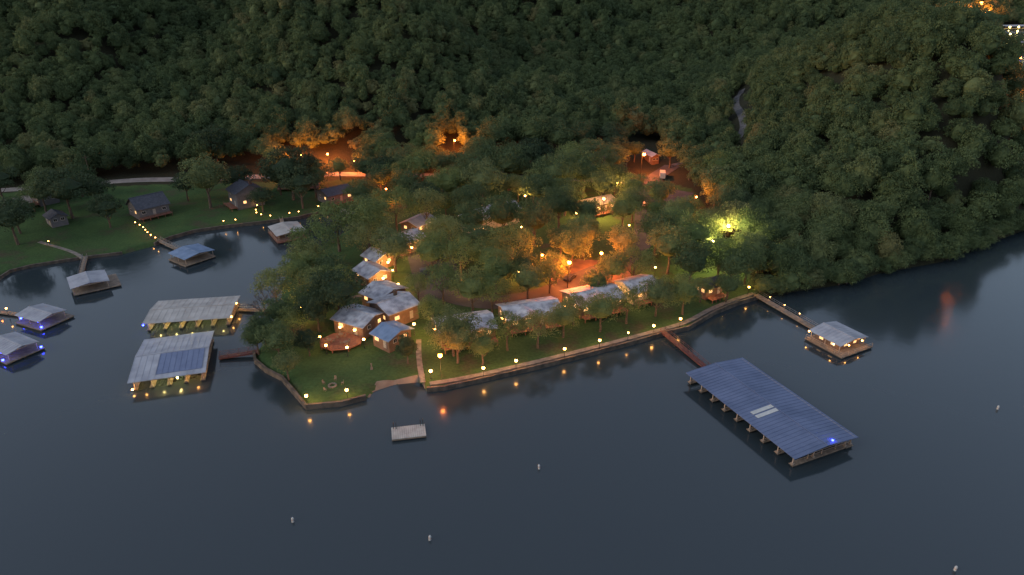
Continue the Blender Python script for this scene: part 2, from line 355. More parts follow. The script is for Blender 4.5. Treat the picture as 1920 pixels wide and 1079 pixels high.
def bulb(parent,loc,kind,pw,rad=.22):
    k=(kind,rad)
    if k not in BULB:
        g=MB(); g.sph((0,0,0),rad); g.mi=1; g.cyl((0,0,rad*.8),(0,0,rad*1.3),rad*.5,rad*.3,8); BULB[k]=g.mesh('lamp_globe',kind,'metal',smooth=True)
    o=O('lamp_globe',BULB[k],parent,loc); o.visible_shadow=False
    if pw: lightat(parent,loc,COLR[kind],pw,rad*.8)

slip_dock(50.1,112.5,-66,30.2,14.6,8,'long blue metal roofed boat dock with open slips','roof_blue',2.5,3.0,sky=True,lights=[(14.6,2.0,3.0,'blue',20)])
slip_dock(-80.2,153.4,9,19.6,12.1,5,'pale metal roofed boat dock with lit slips','roof_pale',2.5,3.1,rib=1.4,
  lights=[(-9.9,-6.6,2.2,'blue',12),(9.7,5.6,2.3,'warm',60),(9.9,2.2,2.3,'warm',40),(9.8,-4,1.6,'warm',40)]+[(-7.4+3.7*k,-4.3,2.1,'greenwhite',70) for k in range(5)])
slip_dock(-75,130.8,16.5,14.4,18.5,4,'broad grey metal roofed boat dock with darker roof patch','roof_grey',2.5,3.4,patch_=True,rib=1.2,
  lights=[(-5.1,-7.6,2.1,'warm',60),(-1.7,-7.6,2.1,'greenwhite',90),(1.7,-7.6,2.1,'greenwhite',90),(5.1,-7.6,2.1,'warm',90),(1.8,-8.9,1.7,'greenwhite',10),(-6.9,-9.6,.8,'warm',10)])

WIN={}
def window(parent,loc,rot,w,h,lit):
    k=(w,h,lit)
    if k not in WIN:
        g=MB(); t=.09
        g.box(0,0,h/2,w,.1,t);g.box(0,0,-h/2,w,.1,t);g.box(-w/2,0,0,t,.1,h-t-.01);g.box(w/2,0,0,t,.1,h-t-.01);g.box(0,-.01,0,.05,.06,h-t-.02)
        g.mi=1; g.box(0,.01,0,w-t-.01,.03,h-t-.01); WIN[k]=g.mesh('window','trim','glass_lit' if lit else 'glass_dark')
    return O('window',WIN[k],parent,loc,rot)
def house_dock(cx,cy,ang,L,W,label,roof,pl,pw,ox=0,oy=0,kind='open',eave=2.4,ridge=3.0,lights=(),deckm='deck',lit=False,brad=.18):
    r=E('covered_dock',(cx,cy,0),R(ang),label,'dock')
    d=MB(); boards(d,ox,oy,pl,pw,.55,bw=.5); d.box(ox,oy,.36,pl-.05,pw-.05,.12); O('deck',d.mesh('deck',deckm),r)
    f=MB()
    for s in (-1,0,1): f.box(ox,oy+s*(pw/2-.6),.08,pl-.4,.9,.44)
    O('float',f.mesh('float','float'),r)
    g=MB(); gable(g,L,W,eave,ridge); O('roof',g.mesh('roof',roof),r)
    pm=MB(); pm.box(0,0,(.55+eave)/2,.15,.15,eave-.6); pmesh=pm.mesh('post','post')
    for x in (-L/2+.2,0,L/2-.2):
        for y in (-W/2+.2,W/2-.2): O('post',pmesh,r,(x,y,0))
    b=MB()
    for y in (-W/2+.2,W/2-.2): b.box(0,y,eave-.08,L-.1,.1,.2)
    for x in (-L/2+.2,L/2-.2):
        b.box(x,0,eave-.08,.1,W-.5,.2); b.box(x,0,eave+.2,.1,.1,.5)
    O('frame',b.mesh('frame','post'),r)
    if kind=='closed':
        w=MB(); hw,hl=W/2-.9,L/2-.9
        for sy in (-1,1): w.box(0,sy*hw,1.4,2*hl,.12,1.75)
        for sx in (-1,1): w.box(sx*hl,0,1.4,.12,2*hw-.14,1.75)
        O('wall',w.mesh('wall','wall_brown'),r)
        for sy in (-1,1):
            for x in (-hl*.5,hl*.5): window(r,(x,sy*(hw+.08),1.6),0 if sy<0 else math.pi,1.1,.8,lit)
        for y in (-hw*.4,hw*.5): window(r,(hl+.08,y,1.6),R(90),1.0,.8,lit)
        rl=MB()
        for a_,b_ in (((-pl/2,-pw/2),(pl/2,-pw/2)),((pl/2,-pw/2),(pl/2,pw/2))): rail(rl,(a_[0]*.97+ox,a_[1]*.97+oy,.55),(b_[0]*.97+ox,b_[1]*.97+oy,.55))
        O('railing',rl.mesh('railing','post'),r)
    else:
        k=MB(); k.box(-L*.2,W*.2,.9,1.6,.7,.7); k.box(-L*.2,W*.2,1.28,1.7,.8,.08); O('locker',k.mesh('locker','wall_white'),r)
    for (x,y,z,kd,pw_) in lights: bulb(r,(x,y,z),kd,pw_,brad)
    return r
house_dock(76.6,140.6,-62,8.2,8.9,'grey roofed floating boathouse with lit windows and deck','roof_grey',10.4,10.6,.6,-.2,'closed',2.6,3.3,
  lights=[(4.6,-2.2,2.3,'warm',14),(4.6,2.4,2.3,'warm',14),(-4.4,-4.6,2.2,'warm',18),(2.5,-4.7,2.2,'warm',10)],lit=True)
house_dock(-97.3,192.4,-36,8.4,9.2,'small blue roofed dock beside the cove lawn','roof_slate',9.4,10,.3,-.3)
house_dock(-74.2,212.5,-58,10.5,9.2,'pale roofed dock with enclosed shed in the cove','roof_pale',12,10.4,.8,0,'closed',deckm='deck_red')
house_dock(-117.2,172,-54,8.6,8.7,'pale roofed dock with brown side platform','roof_grey',9.5,11.5,.2,1.4)
house_dock(-117.6,151.8,-24,8.4,6.6,'grey roofed dock lit by blue lights','roof_grey',10,8.6,.4,.2,lights=[(2.5,-2.6,1.6,'blue',40),(-3.5,-3,1.4,'blue',20),(4.6,-3.4,.9,'blue',12)],brad=.26)
house_dock(-114.8,136.4,-29,9.0,6.4,'grey roofed dock with bright blue lights','roof_grey',10.4,8.4,0,0,lights=[(1,-2.8,1.6,'blue',45),(3.4,-3.9,.9,'blue',15),(4.8,3.6,.9,'blue',15)],brad=.26)
house_dock(-56,232.5,-35,6.2,8.7,'tan roofed dock at the end of the cove','roof_tan',7.4,9.6)

def gangway(p0,p1,z0,z1,w,label,m,rails=True,name='gangway'):
    p0=Vector((*p0,z0));p1=Vector((*p1,z1)); L=(p1-p0).length; d=p1-p0
    r=E(name,p0,0,label,'gangway'); r.rotation_euler=(0,-math.asin(d.z/L),math.atan2(d.y,d.x))
    g=MB(); boards(g,L/2,0,L,w,0); 
    for s in(-1,1): g.box(L/2,s*(w/2-.04),-.22,L,.08,.2)
    O('deck',g.mesh('deck',m),r)
    if rails:
        for s in(-1,1):
            q=MB(); rail(q,(.1,s*(w/2-.06),0),(L-.1,s*(w/2-.06),0)); O('railing',q.mesh('railing',m if m=='ramp_red' else 'steel'),r)
    return r
gangway((36.2,144.6),(43.4,127.2),1.15,.55,1.4,'dark red steel gangway from seawall to the dock','ramp_red')
gw=gangway((65.3,164.6),(74.0,146.6),1.2,.6,1.7,'lit railed gangway from seawall to the floating boathouse','deck')
for k in (4,9,14): bulb(gw,(k,.8,1.0),'warm',10,.12)
gangway((-58.2,155.9),(-70.6,157.2),1.1,.55,1.3,'wooden gangway to the pale roofed dock','deck')
gangway((-57.8,135.0),(-66.2,133.2),1.15,.55,1.5,'dark reddish gangway between grassy point and dock','ramp_red')
gangway((-113.6,205.4),(-101.8,196.4),1.1,.55,1.2,'narrow wooden gangway to small blue roofed dock','deck')
gangway((-129.4,191.6),(-123.2,178.0),1.0,.55,1.2,'narrow wooden gangway to the cove dock','deck')
gangway((-80.6,226),(-77.4,218.4),1.1,.55,1.2,'short wooden gangway to the cove dock','deck')
gangway((-148,160),(-122,153.6),.75,.55,1.3,'long low walkway to the blue lit dock','deck',False)

# swim raft
r=E('swim_raft',(-19.6,105.7,0),R(11),'small grey wooden swim raft with ladders','raft')
g=MB(); boards(g,0,0,6.4,3.7,.62,bw=.4); O('deck',g.mesh('deck',mat('raft_boards',(.42,.40,.36),(.30,.28,.25),.8,1)),r)
g=MB(); 
for s in (-1,1): g.box(0,s*1.79,.36,6.36,.1,.28); g.box(s*3.13,0,.36,.1,3.4,.28)
O('frame',g.mesh('frame','deck'),r)
g=MB(); 
for x in (-2.2,0,2.2): g.box(x,0,.15,1.4,3.2,.5)
O('float',g.mesh('float','float'),r)
for x in (-2.5,2.6):
    g=MB()
    for s in (-.25,.25):
        g.cyl((x+s,1.95,-.8),(x+s,1.95,1.9),.06,.06,5); g.cyl((x+s,1.95,1.9),(x+s,1.3,1.9),.06,.06,5); g.cyl((x+s,1.3,1.9),(x+s,1.3,.62),.06,.06,5)
    for z in (-.4,-.1,.2,.5): g.cyl((x-.25,1.95,z),(x+.25,1.95,z),.04,.04,5)
    O('ladder',g.mesh('ladder','metal'),r)
g=MB(); g.cyl((0,0,-.7),(0,0,.7),.2,.2,12); g.cyl((0,0,.7),(0,0,.9),.2,.08,12); g.mi=1; g.cyl((0,0,.36),(0,0,.42),.21,.21,12); bm=g.mesh('body','buoy','orange')
for k,(x,y) in enumerate([(4.8,95.8),(-35,83),(-12.7,79.2),(65,73.3),(97.4,113.8)]):
    b=E('marker_buoy',(x,y,0),k,'white cylindrical marker buoy floating on the lake','buoy','marker buoys on the lake'); b.rotation_euler=(.05*(k%3-1),.06*((k*2)%3-1),k); O('body',bm,b)

# ------------------------------------------------------------------ buildings
BPOS=[]
def building(cx,cy,ang,L,W,label,roof,wall,h=2.7,rise=1.3,name='cabin',z0=None,lit=(1,0,1,1),porch=True,chim=False,cat='cabin',over=.6,ell=0):
    BPOS.append((cx,cy,max(L,W)/2))
    z=(min(hz(cx+a,cy+b) for a in(-4,0,4) for b in(-4,0,4)) if z0 is None else z0)
    r=E(name,(cx,cy,z),R(ang),label,cat)
    base=1.0; fl=base; ze=fl+h; zr=ze+rise; l2,w2=L/2-over*.6,W/2-over*.6
    g=MB()
    g.add([(-l2,-w2,-1),(l2,-w2,-1),(l2,w2,-1),(-l2,w2,-1),(-l2,-w2,ze-.12),(l2,-w2,ze-.12),(l2,w2,ze-.12),(-l2,w2,ze-.12),(-l2,0,zr-.16),(l2,0,zr-.16)],
      [(0,1,5,4),(2,3,7,6),(1,2,6,9,5),(3,0,4,8,7)])
    O('wall',g.mesh('wall',wall),r)
    g=MB(); gable(g,2*l2,2*w2,ze,zr,over,.12,.9)
    if ell:
        x0=ell*l2; hw=min(2.4,l2*.4); zt=zr-.05; y1=-w2-over-.9
        for s in (-1,1):
            P=[(x0,y1,zt),(x0,0,zt),(x0+s*hw,0,zt-.75),(x0+s*hw,y1,zt-.75)]
            if s==-1: P=[P[1],P[0],P[3],P[2]]
            B=[(p[0],p[1],p[2]-.1) for p in P]; g.hexa([B[0],B[3],B[2],B[1],P[0],P[3],P[2],P[1]])
        g.box(x0,(y1)/2,zt+.04,.25,-y1,.08)
    O('roof',g.mesh('roof',roof),r)
    k=max(2,int(L/3.2)); c=0
    for sy in (-1,1):
        for j in range(k):
            x=-l2+(j+.5)*2*l2/k
            if sy==-1 and j==k//2: continue
            window(r,(x,sy*(w2+.03),fl+1.5),0 if sy<0 else math.pi,1.3,1.0,bool(lit[c%len(lit)])); c+=1
            if h>4: window(r,(x,sy*(w2+.03),fl+4.1),0 if sy<0 else math.pi,1.3,1.0,bool(lit[(c+1)%len(lit)]))
    for sx in(-1,1):
        for y in (-w2*.45,w2*.45): window(r,(sx*(l2+.03),y,fl+1.5),R(90)*sx,1.1,1.0,bool(lit[c%len(lit)])); c+=1
    x=-l2+(k//2+.5)*2*l2/k
    d=MB(); d.box(0,0,1.0,.95,.08,2.0); d.mi=1; d.box(.35,-.07,1.0,.07,.07,.07); O('door',d.mesh('door','wall_white','metal'),r,(x,-w2-.05,fl))
    if porch:
        d=MB(); boards(d,0,-w2-1.2,2*l2,2.3,fl+.0,'x'); 
        for j in range(5): d.box(-l2+.2+j*(2*l2-.4)/4,-w2-2.2,(fl-1)/2-.1,.15,.15,fl+.8)
        O('porch',d.mesh('porch','deck_red'),r)
        q=MB(); rail(q,(-l2+.1,-w2-2.3,fl),(l2-.1,-w2-2.3,fl),.95); O('railing',q.mesh('railing','wall_brown'),r)
        if name=='cabin':
            for dx in (-2.5,2.5): lightat(r,(x*.3+dx,-w2-1.0,fl+2.0),COLR['warm'],36,.1,'porch_light')
    if chim:
        d=MB(); d.box(l2*.4,w2*.35,zr+.1,.7,.7,1.6); d.box(l2*.4,w2*.35,zr+.95,.85,.85,.12); O('chimney',d.mesh('chimney','brick'),r)
    return r
cab='low white metal roofed resort cabin among trees'
building(-11.2,141.4,18,13.4,9.4,'low grey roofed shoreline cabin with lit porch','roof_lodge','wall_brown',ell=.4)
building(4.3,149,18,14.2,9.2,'white metal roofed shoreline cabin under shade trees','roof_lodge','wall_brown',ell=-.3)
building(20.6,156.9,24,13.2,10.4,'bright white roofed shoreline cabin with porch','roof_lodge','wall_brown',chim=True,ell=.1)
building(32.9,163.2,28,9.2,9.0,'small square white roofed cabin near seawall','roof_lodge','wall_white',ell=.2)
building(-36.4,144.6,-28,9.4,9.0,'grey roofed lodge wing beside the red deck','roof_lodge','wall_brown',2.8,1.1,name='lodge_wing',porch=False,cat='lodge')
building(-29.0,149.8,43,9.0,9.4,'grey roofed lodge hall with low gable','roof_lodge','wall_brown',3.4,1.3,name='lodge_wing',porch=False,chim=True,cat='lodge')
building(-27.6,137.8,-38,6.0,7.6,'small blue grey roofed lodge wing by the path','roof_slate','wall_brown',2.6,1.0,name='lodge_wing',porch=False,cat='lodge')
building(-33,158.6,-38,7.6,9.6,'long low grey roofed cabin beside the car park','roof_lodge','wall_brown',porch=False)
building(-38.3,171.6,-48,8.4,7.6,cab,'roof_lodge','wall_brown',porch=False)
building(-38.6,182.5,-44,7,7,cab,'roof_lodge','wall_brown',porch=False)
building(-33.6,196,48,12,8.6,cab,'roof_lodge','wall_brown',2.8)
building(-30.9,212.5,60,10,7.6,cab,'roof_grey','wall_brown')
building(-11,211,52,9,9,'pale roofed two part lodge among tall trees','roof_lodge','wall_white',4.6,1.4,porch=False)
building(-3.5,218.5,30,10,9,'pale roofed cabin among tall trees','roof_lodge','wall_white',4.6,1.4,porch=False)
building(52.2,164.6,32,6.8,5.2,'small dark cabin glowing under orange light','roof_dark','wall_brown')
building(29.1,227,33,13,7.5,'long resort building lit by warm lamps','roof_tan','wall_brown',3,1.2,lit=(1,1,1))
building(-127.5,229,48,11,9.5,'dark blue roofed house on the cove lawn','roof_dark','wall_grey',3.2,3.0,name='house',lit=(0,0,1),cat='house')
building(-97.2,240.5,-50,9.2,10.6,'two storey grey house with lit windows','roof_dark','wall_grey',5.2,2.4,name='house',lit=(1,1,0,1),chim=True,cat='house')
building(-66.2,246.5,42,11,9.5,'low grey roofed house behind the cove','roof_dark','wall_grey',3.0,1.6,name='house',lit=(0,1),cat='house')
building(-84,262,8,16,8,'long dark roofed house beside the gravel road','roof_dark','wall_grey',3,1.6,name='house',lit=(0,0,1),cat='house')
building(-169.9,239,-40,9,7,'small tan roofed house by the road','roof_tan','wall_grey',2.8,1.6,name='house',lit=(0,1,0),cat='house')
building(-173.4,229,50,8,6,'little brown roofed cottage among trees','roof_tan','wall_brown',2.6,1.5,name='house',lit=(0,),cat='house')
building(-153.2,217.9,-44,7,5.6,'small shed with dark roof on the lawn','roof_dark','wall_grey',2.4,1.2,name='shed',lit=(0,),porch=False,cat='shed')
building(60,291,-72,9,4,'brown garage beside the lit hill road','roof_grey','wall_brown',3,.8,name='garage',lit=(0,),porch=False,cat='garage')

# red octagonal deck
z=hz(-38.5,136.5)+.9; ZD=z
r=E('sun_deck',(-39.4,137.4,z),R(10),'octagonal red wooden deck with railing beside the lodge','deck')
g=MB(); n=8; rr=5.0; oc=[(rr*math.cos(2*math.pi*(k+.5)/n),rr*.85*math.sin(2*math.pi*(k+.5)/n)) for k in range(n)]
g.add([(x,y,0) for x,y in oc]+[(x,y,-.3) for x,y in oc],[tuple(range(n))]+[(k,n+k,n+(k+1)%n,(k+1)%n) for k in range(n)])
for x,y in oc: g.box(x*.93,y*.93,-1.1,.25,.25,1.6)
O('platform',g.mesh('platform','deck_red'),r)
g=MB()
for k in range(n):
    if k in (1,2): continue
    a=oc[k];b2=oc[(k+1)%n]; rail(g,(a[0]*.98,a[1]*.98,0),(b2[0]*.98,b2[1]*.98,0),1,1.1)
O('railing',g.mesh('railing','deck_red'),r)
tg=MB(); tg.cyl((0,0,.7),(0,0,.76),.6,.6,12); tg.cyl((0,0,0),(0,0,.7),.06,.06,6); tgm=tg.mesh('table_top','deck')
cg=MB(); cg.box(0,0,.45,.45,.45,.06); cg.box(0,.22,.75,.45,.05,.5)
for a_ in (-.19,.19):
    for b_ in (-.19,.19): cg.box(a_,b_,.21,.05,.05,.42)
cgm=cg.mesh('seat','deck')
for k,(x,y) in enumerate([(-41.9,136.6),(-37.9,135.6),(-39.8,139.2)]):
    t=E('patio_table',(x,y,z+.005),k,'round wooden patio table on the red deck','table','patio tables on the deck'); O('table_top',tgm,t)
    for q in range(3):
        a=q*2.1+k; c=E('patio_chair',(x+math.cos(a),y+math.sin(a),z+.005),a-math.pi/2,'wooden patio chair beside a round table','chair','patio chairs on the deck'); O('seat',cgm,c)
zf=hz(-37.5,120.5)
f=E('fire_pit',(-37.5,120.5,zf),0,'ring of dark stones on the grassy point','fire pit')
g=MB()
for k in range(10): a=k*.628; g.box(.75*math.cos(a),.75*math.sin(a),.12,.4,.3,.3,a+1.57)
O('stone_ring',g.mesh('stone_ring','concrete'),f)
for k,a in enumerate((.3,1.5,2.8,4.2)):
    c=E('lawn_chair',(-37.5+2.1*math.cos(a),120.5+2.1*math.sin(a),hz(-37.5+2.1*math.cos(a),120.5+2.1*math.sin(a))),a-math.pi/2,'slatted lawn chair facing the fire pit','chair','lawn chairs around the fire pit'); O('seat',cgm,c)
g=MB(); g.box(0,0,.2,.5,.5,.4); g.cyl((0,0,.4),(0,0,1.2),.18,.1,8); g.sph((0,0,1.35),.18); s=E('garden_statue',(-30.5,127,hz(-30.5,127)),0,'small pale stone figure on the lawn','statue'); O('body',g.mesh('body','concrete'),s)

def vehicle(x,y,ang,paint,label,L=4.6,Wd=1.85,h=1.45,van=False):
    r=E('parked_van' if van else 'parked_car',(x,y,hz(x,y)+.1),R(ang),label,'van' if van else 'car','cars parked beside the resort road')
    g=MB(); l=L/2;w=Wd/2
    if van: prof=[(-l,.35),(l,.35),(l,1.0),(l-.5,1.25),(l-1.1,h),(-l+.1,h),(-l,h-.2)]
    else: prof=[(-l,.35),(l,.35),(l,.75),(l-.9,.92),(l-1.6,h),(-l+1.1,h),(-l+.3,.98),(-l,.9)]
    n=len(prof); g.add([(px,-w,pz) for px,pz in prof]+[(px,w,pz) for px,pz in prof],[tuple(range(n)),tuple(range(2*n-1,n-1,-1))]+[(k,n+k,n+(k+1)%n,(k+1)%n) for k in range(n)])
    O('body',g.mesh('body',paint),r)
    zt=h-.12; zb=1.0 if not van else h-.75
    for s in(-1,1):
        g=MB(); g.box(-.1,s*(w+.008),(zt+zb)/2,L*.45,.02,zt-zb); O('window',g.mesh('window','glass_dark'),r)
    wm_=MB(); wm_.cyl((0,-.1,0),(0,.1,0),.34,.34,14)
    me=wm_.mesh('wheel','tyre')
    for a in(-l+.85,l-.85):
        for s in(-1,1): O('wheel',me,r,(a,s*(w-.06),.34))
vehicle(60.5,268,80,'paint_white','pale delivery van under the orange street lamp',6.2,2.1,2.5,True)
vehicle(47,232,30,'paint_white','pale car parked near the warm lit building')
vehicle(53,236,30,'paint_dark','dark car parked in the small car park')
vehicle(-25,176,100,'paint_dark','dark car parked beside the cabins')
vehicle(-20,186,100,'paint_dark','dark car parked beside the cabins')
vehicle(16,172,60,'paint_dark','dark car parked on the brick plaza')

# ------------------------------------------------------------------ lamps
def lamp(x,y,topz,kind,pw,label,group,name='street_lamp',rad=.33,onz=None):
    z=hz(x,y) if onz is None else onz
    z=max(z,.6); h=max(.7,topz-z)
    r=E(name,(x,y,z),random.random()*6,label,'lamp',group)
    g=MB(); g.cyl((0,0,-.1),(0,0,.25),.14,.1,8); g.cyl((0,0,.25),(0,0,h-rad),.055,.04,6); g.cyl((0,0,h-rad-.06),(0,0,h-rad+.04),.12,.16,8)
    O('pole',g.mesh('pole','metal'),r); bulb(r,(0,0,h),kind,pw,rad)
SHL=[(-41,114.1),(-33.4,116.2),(-6.1,124.6),(.9,127.6),(11.8,132.7),(20.1,136.6),(27.2,140.2),(33.8,143.6),(41,147.2),(-17.2,123.4)]
for k,(x,y) in enumerate(SHL):
    lamp(x,y,3.0,'warm',[170,130,190,150,130,110,60,140,120,200][k],'warm globe lamp on a short post beside the seawall','globe lamps along the shore',rad=[.32,.32,.32,.32,.3,.3,.2,.32,.3,.34][k])
lamp(-15,123,7.0,'sodium',480,'tall orange globe lamp beside the seawall steps','globe lamps along the shore',rad=.44)
lamp(53.6,163.5,3.8,'warm',340,'bright warm globe lamp beside small cabin','globe lamps along the shore',rad=.5)
lamp(63.2,165.0,3.2,'warm',50,'warm globe lamp at the gangway head','globe lamps along the shore',rad=.24)
lamp(67.2,166.6,3.0,'warm',50,'warm globe lamp at the gangway head','globe lamps along the shore',rad=.24)
for k,(x,y) in enumerate([(-52.2,150.6),(-26.1,149.1),(-30.1,163.8),(-34.7,167.6),(-33,173),(-35.2,178.7),(-30,190),(-27,191.8),(-28.5,201.7),(-2.4,144.2),(38.1,209.6),(-18,139),(-23,141.5),(13,150.6),(27,158.4),(-10,200),(3,208),(22,222),(34,231),(24,231),(-12,166),(2,172),(40,175)]):
    lamp(x,y,4.6,'warm',[260,200,320][k%3],'warm globe lamp beside the cabins','globe lamps among the cabins',rad=[.32,.26,.34][k%3])
for (x,y) in [(-43.9,136.4),(-40.3,141),(-41.5,132.5),(-36.6,131.6),(-33.6,135.2),(-36.6,139.6)]:
    lamp(x,y,ZD+1.6,'warm',50,'warm globe lamp around the red deck','globe lamps around the deck',rad=.3,onz=ZD-.6)
CV=[(-94.4,241.9),(-92.5,237),(-91.2,232),(-90,229),(-87.6,226.9),(-84,225.6),(-78.2,228.5),(-75.4,230),(-70,236),(-94.6,221.4),(-98.2,220.2),(-146,201)]
CV+=[(-127.5+k*2.3+.5*math.sin(k),218.6-k*2.4) for k in range(7)]
for (x,y) in CV:
    lamp(x,y,2.4,'warm',12,'small warm path lamp on the cove lawn','small lamps around the cove','path_lamp',rad=.15)
lamp(-127.4,153.6,2.6,'warm',25,'small warm lamp on the walkway','small lamps around the cove','path_lamp',rad=.2,onz=.6)
lamp(-132,156.6,2.6,'sodium',25,'small orange lamp on the walkway','small lamps around the cove','path_lamp',rad=.2,onz=.6)
def tall(x,y,kind,pw,label,h=8,rad=.42):
    zz=hz(x,y); r=E('street_light',(x,y,zz),-1.57+random.uniform(-.4,.4),label,'street light','tall street lights')
    g=MB(); g.cyl((0,0,-.2),(0,0,h+.5),.14,.09,8); g.cyl((0,0,h+.4),(1.2,0,h+.6),.06,.05,6); g.box(1.4,0,h+.55,.7,.35,.16); O('pole',g.mesh('pole','metal'),r)
    bulb(r,(1.45,0,h+.05),kind,pw,rad)
TALL=[(15,167,'sodium',3600,'tall orange street light over the brick plaza',8,.5),(25,178,'sodium',3000,'tall orange street light over the brick plaza',6,.42),(8,176,'sodium',2600,'tall orange street light over the brick plaza',6,.3),
(52.5,272,'sodium',6000,'tall orange street light beside the hill road',9,.6),(64,192,'greenwhite',2200,'tall pale street light glowing among foliage',9,.42),(57,183,'greenwhite',1500,'tall pale street light glowing among foliage',8,.42),
(-88,284,'sodium',5400,'tall orange street light at the foot of woods',6,.5),(-78,286,'sodium',3800,'tall orange street light at the foot of woods',5,.42),(-66,282,'sodium',1600,'tall orange street light at the foot of woods',5,.3),
(-25,292,'sodium',4600,'tall orange street light at the foot of woods',8,.42),(-47,246,'sodium',1600,'tall orange street light behind the cove',5,.3),
(31,221,'warm',2400,'tall warm street light beside the resort building',7,.42),(38,239,'warm',1500,'warm street light beside the small car park',7,.42),(62,223,'sodium',1800,'tall orange street light beside the car park',7,.3),(5,226,'warm',900,'warm street light among trees',7,.3)]
for x,y,k,p,lb,h_,rd in TALL: tall(x,y,k,p,lb,h_,rd)
def blocks(x,y,w=4,f=12): return any(t[2]!='greenwhite' and abs(x-t[0])<w and -f<y-t[1]<3 for t in TALL)
g=MB(); g.cyl((0,0,0),(0,0,11),.16,.1,8); g.box(0,0,10.2,2.2,.12,.14); upm=g.mesh('pole','bark')
for (x,y) in [(44,257),(71,207),(-166,262),(120,388),(36,262)]:
    u=E('utility_pole',(x,y,hz(x,y)),.4,'bare wooden utility pole with crossarm','utility pole','utility poles along roads'); O('pole',upm,u)

# ------------------------------------------------------------------ trees
def crown(seed,nc,nl,ls,rad=6.,hh=4.4,cz=7.6,dens=1.0,core=True,shape='round'):
    g=np.random.default_rng(seed); P=[]
    ex=g.uniform(.82,1.12,size=2)
    for k in range(nc):
        t=(k+.5)/nc; zz=1-1.55*t; ph=k*2.39996+g.normal()*.45; rr=math.sqrt(max(0,1-zz*zz))
        q=g.uniform(.55,.90)
        if shape=='cone': rr*=(1-.5*(zz+.55)/1.55)
        c=np.array([rr*math.cos(ph)*rad*q*ex[0],rr*math.sin(ph)*rad*q*ex[1],cz+zz*hh*q]); P.append((c,g.uniform(.17,.36)*rad))
    allv=[]
    for c,r in P:
        m=int(nl*(r/(.28*rad))**2*dens)
        d=g.normal(size=(m,3)); d/=np.linalg.norm(d,axis=1)[:,None]; d[:,2]=np.where(d[:,2]<-.35,-d[:,2],d[:,2])
        p=c+d*r*g.uniform(.66,1.2,size=(m,1))*np.array([1,1,.85])
        nrm=d+g.normal(size=(m,3))*.45; nrm/=np.linalg.norm(nrm,axis=1)[:,None]
        a=np.cross(nrm,g.normal(size=(m,3))); a/=np.linalg.norm(a,axis=1)[:,None]; b=np.cross(nrm,a)
        s=ls*g.uniform(.6,1.35,size=(m,1))*.5
        allv.append(np.stack([p-a*s*1.2,p-b*s*.8,p+a*s*1.2,p+b*s*.8],1).reshape(-1,3))
    V=np.concatenate(allv); nq=len(V)//4; F=[(4*i,4*i+1,4*i+2,4*i+3) for i in range(nq)]
    V=V.tolist()
    if core:
        m=MB(); m.sph((0,0,cz-.2),rad*.58,10,7,hh/rad)
        mv=[(x*(1+.15*math.sin(3*z+seed)),y*(1+.15*math.cos(2*z+x)),z) for x,y,z in m.v]
        o=len(V); V+=mv; F+=[tuple(i+o for i in f) for f in m.f]
    return V,F
def crown_mesh(name,material,*a,**k):
    V,F=crown(*a,**k); me=bpy.data.meshes.new(name); me.from_pydata(V,[],F); me.materials.append(M[material]); me.update(); return me
def trunk_mesh(seed,h=6.,r=.32,limbs=7,m='bark'):
    g=MB(); rs=random.Random(seed); p=Vector((0,0,-.5)); pts=[p]
    for k in range(4): p=p+Vector((rs.uniform(-.25,.25),rs.uniform(-.25,.25),(h+.5)/4)); pts.append(p)
    for k in range(4): g.cyl(pts[k],pts[k+1],r*(1.25-.2*k),r*(1.05-.2*k),7,False)
    for k in range(limbs):
        b=pts[2].lerp(pts[4],rs.random()); a=rs.random()*6.28; L=rs.uniform(2.4,4.2)
        e=b+Vector((math.cos(a)*L*.7,math.sin(a)*L*.7,L*.75)); mid=b.lerp(e,.5)+Vector((0,0,-.2))
        g.cyl(b,mid,r*.42,r*.28,5,False); g.cyl(mid,e,r*.28,r*.1,5,False)
    return g.mesh('trunk',m)
NEAR=[crown_mesh('crown','leaf',10+k,40,105,.34) for k in range(4)]
LOW=[crown_mesh('crown','leaf',20+k,38,105,.36,hh=5.6,cz=4.6) for k in range(3)]
OLIVE=[crown_mesh('crown','leaf_olive',30+k,40,95,.32,core=(k%2==0)) for k in range(5)]
DARKC=[crown_mesh('crown','leaf_dark',40+k,32,115,.40) for k in range(2)]
CONE=[crown_mesh('crown','leaf_dark',50,26,110,.42,rad=4.2,hh=6,cz=7,shape='cone')]
MID=[crown_mesh('crown','leaf',60+k,26,85,.50,hh=[6.2,5.2,7.2][k%3]) for k in range(8)]
TR=[trunk_mesh(k) for k in range(4)]
def tree(x,y,D,crowns,label,group,zs=1.0,tr=None,dz=0):
    s=D/12.; z=hz(x,y)
    if z<.2: z=.3
    r=E('tree',(x,y,z+dz),random.random()*6.28,label,'tree',group); r.scale=(s,s*random.uniform(.9,1.1),s*zs)
    O('trunk',random.choice(tr or TR),r); O('crown',random.choice(crowns),r)
    return r
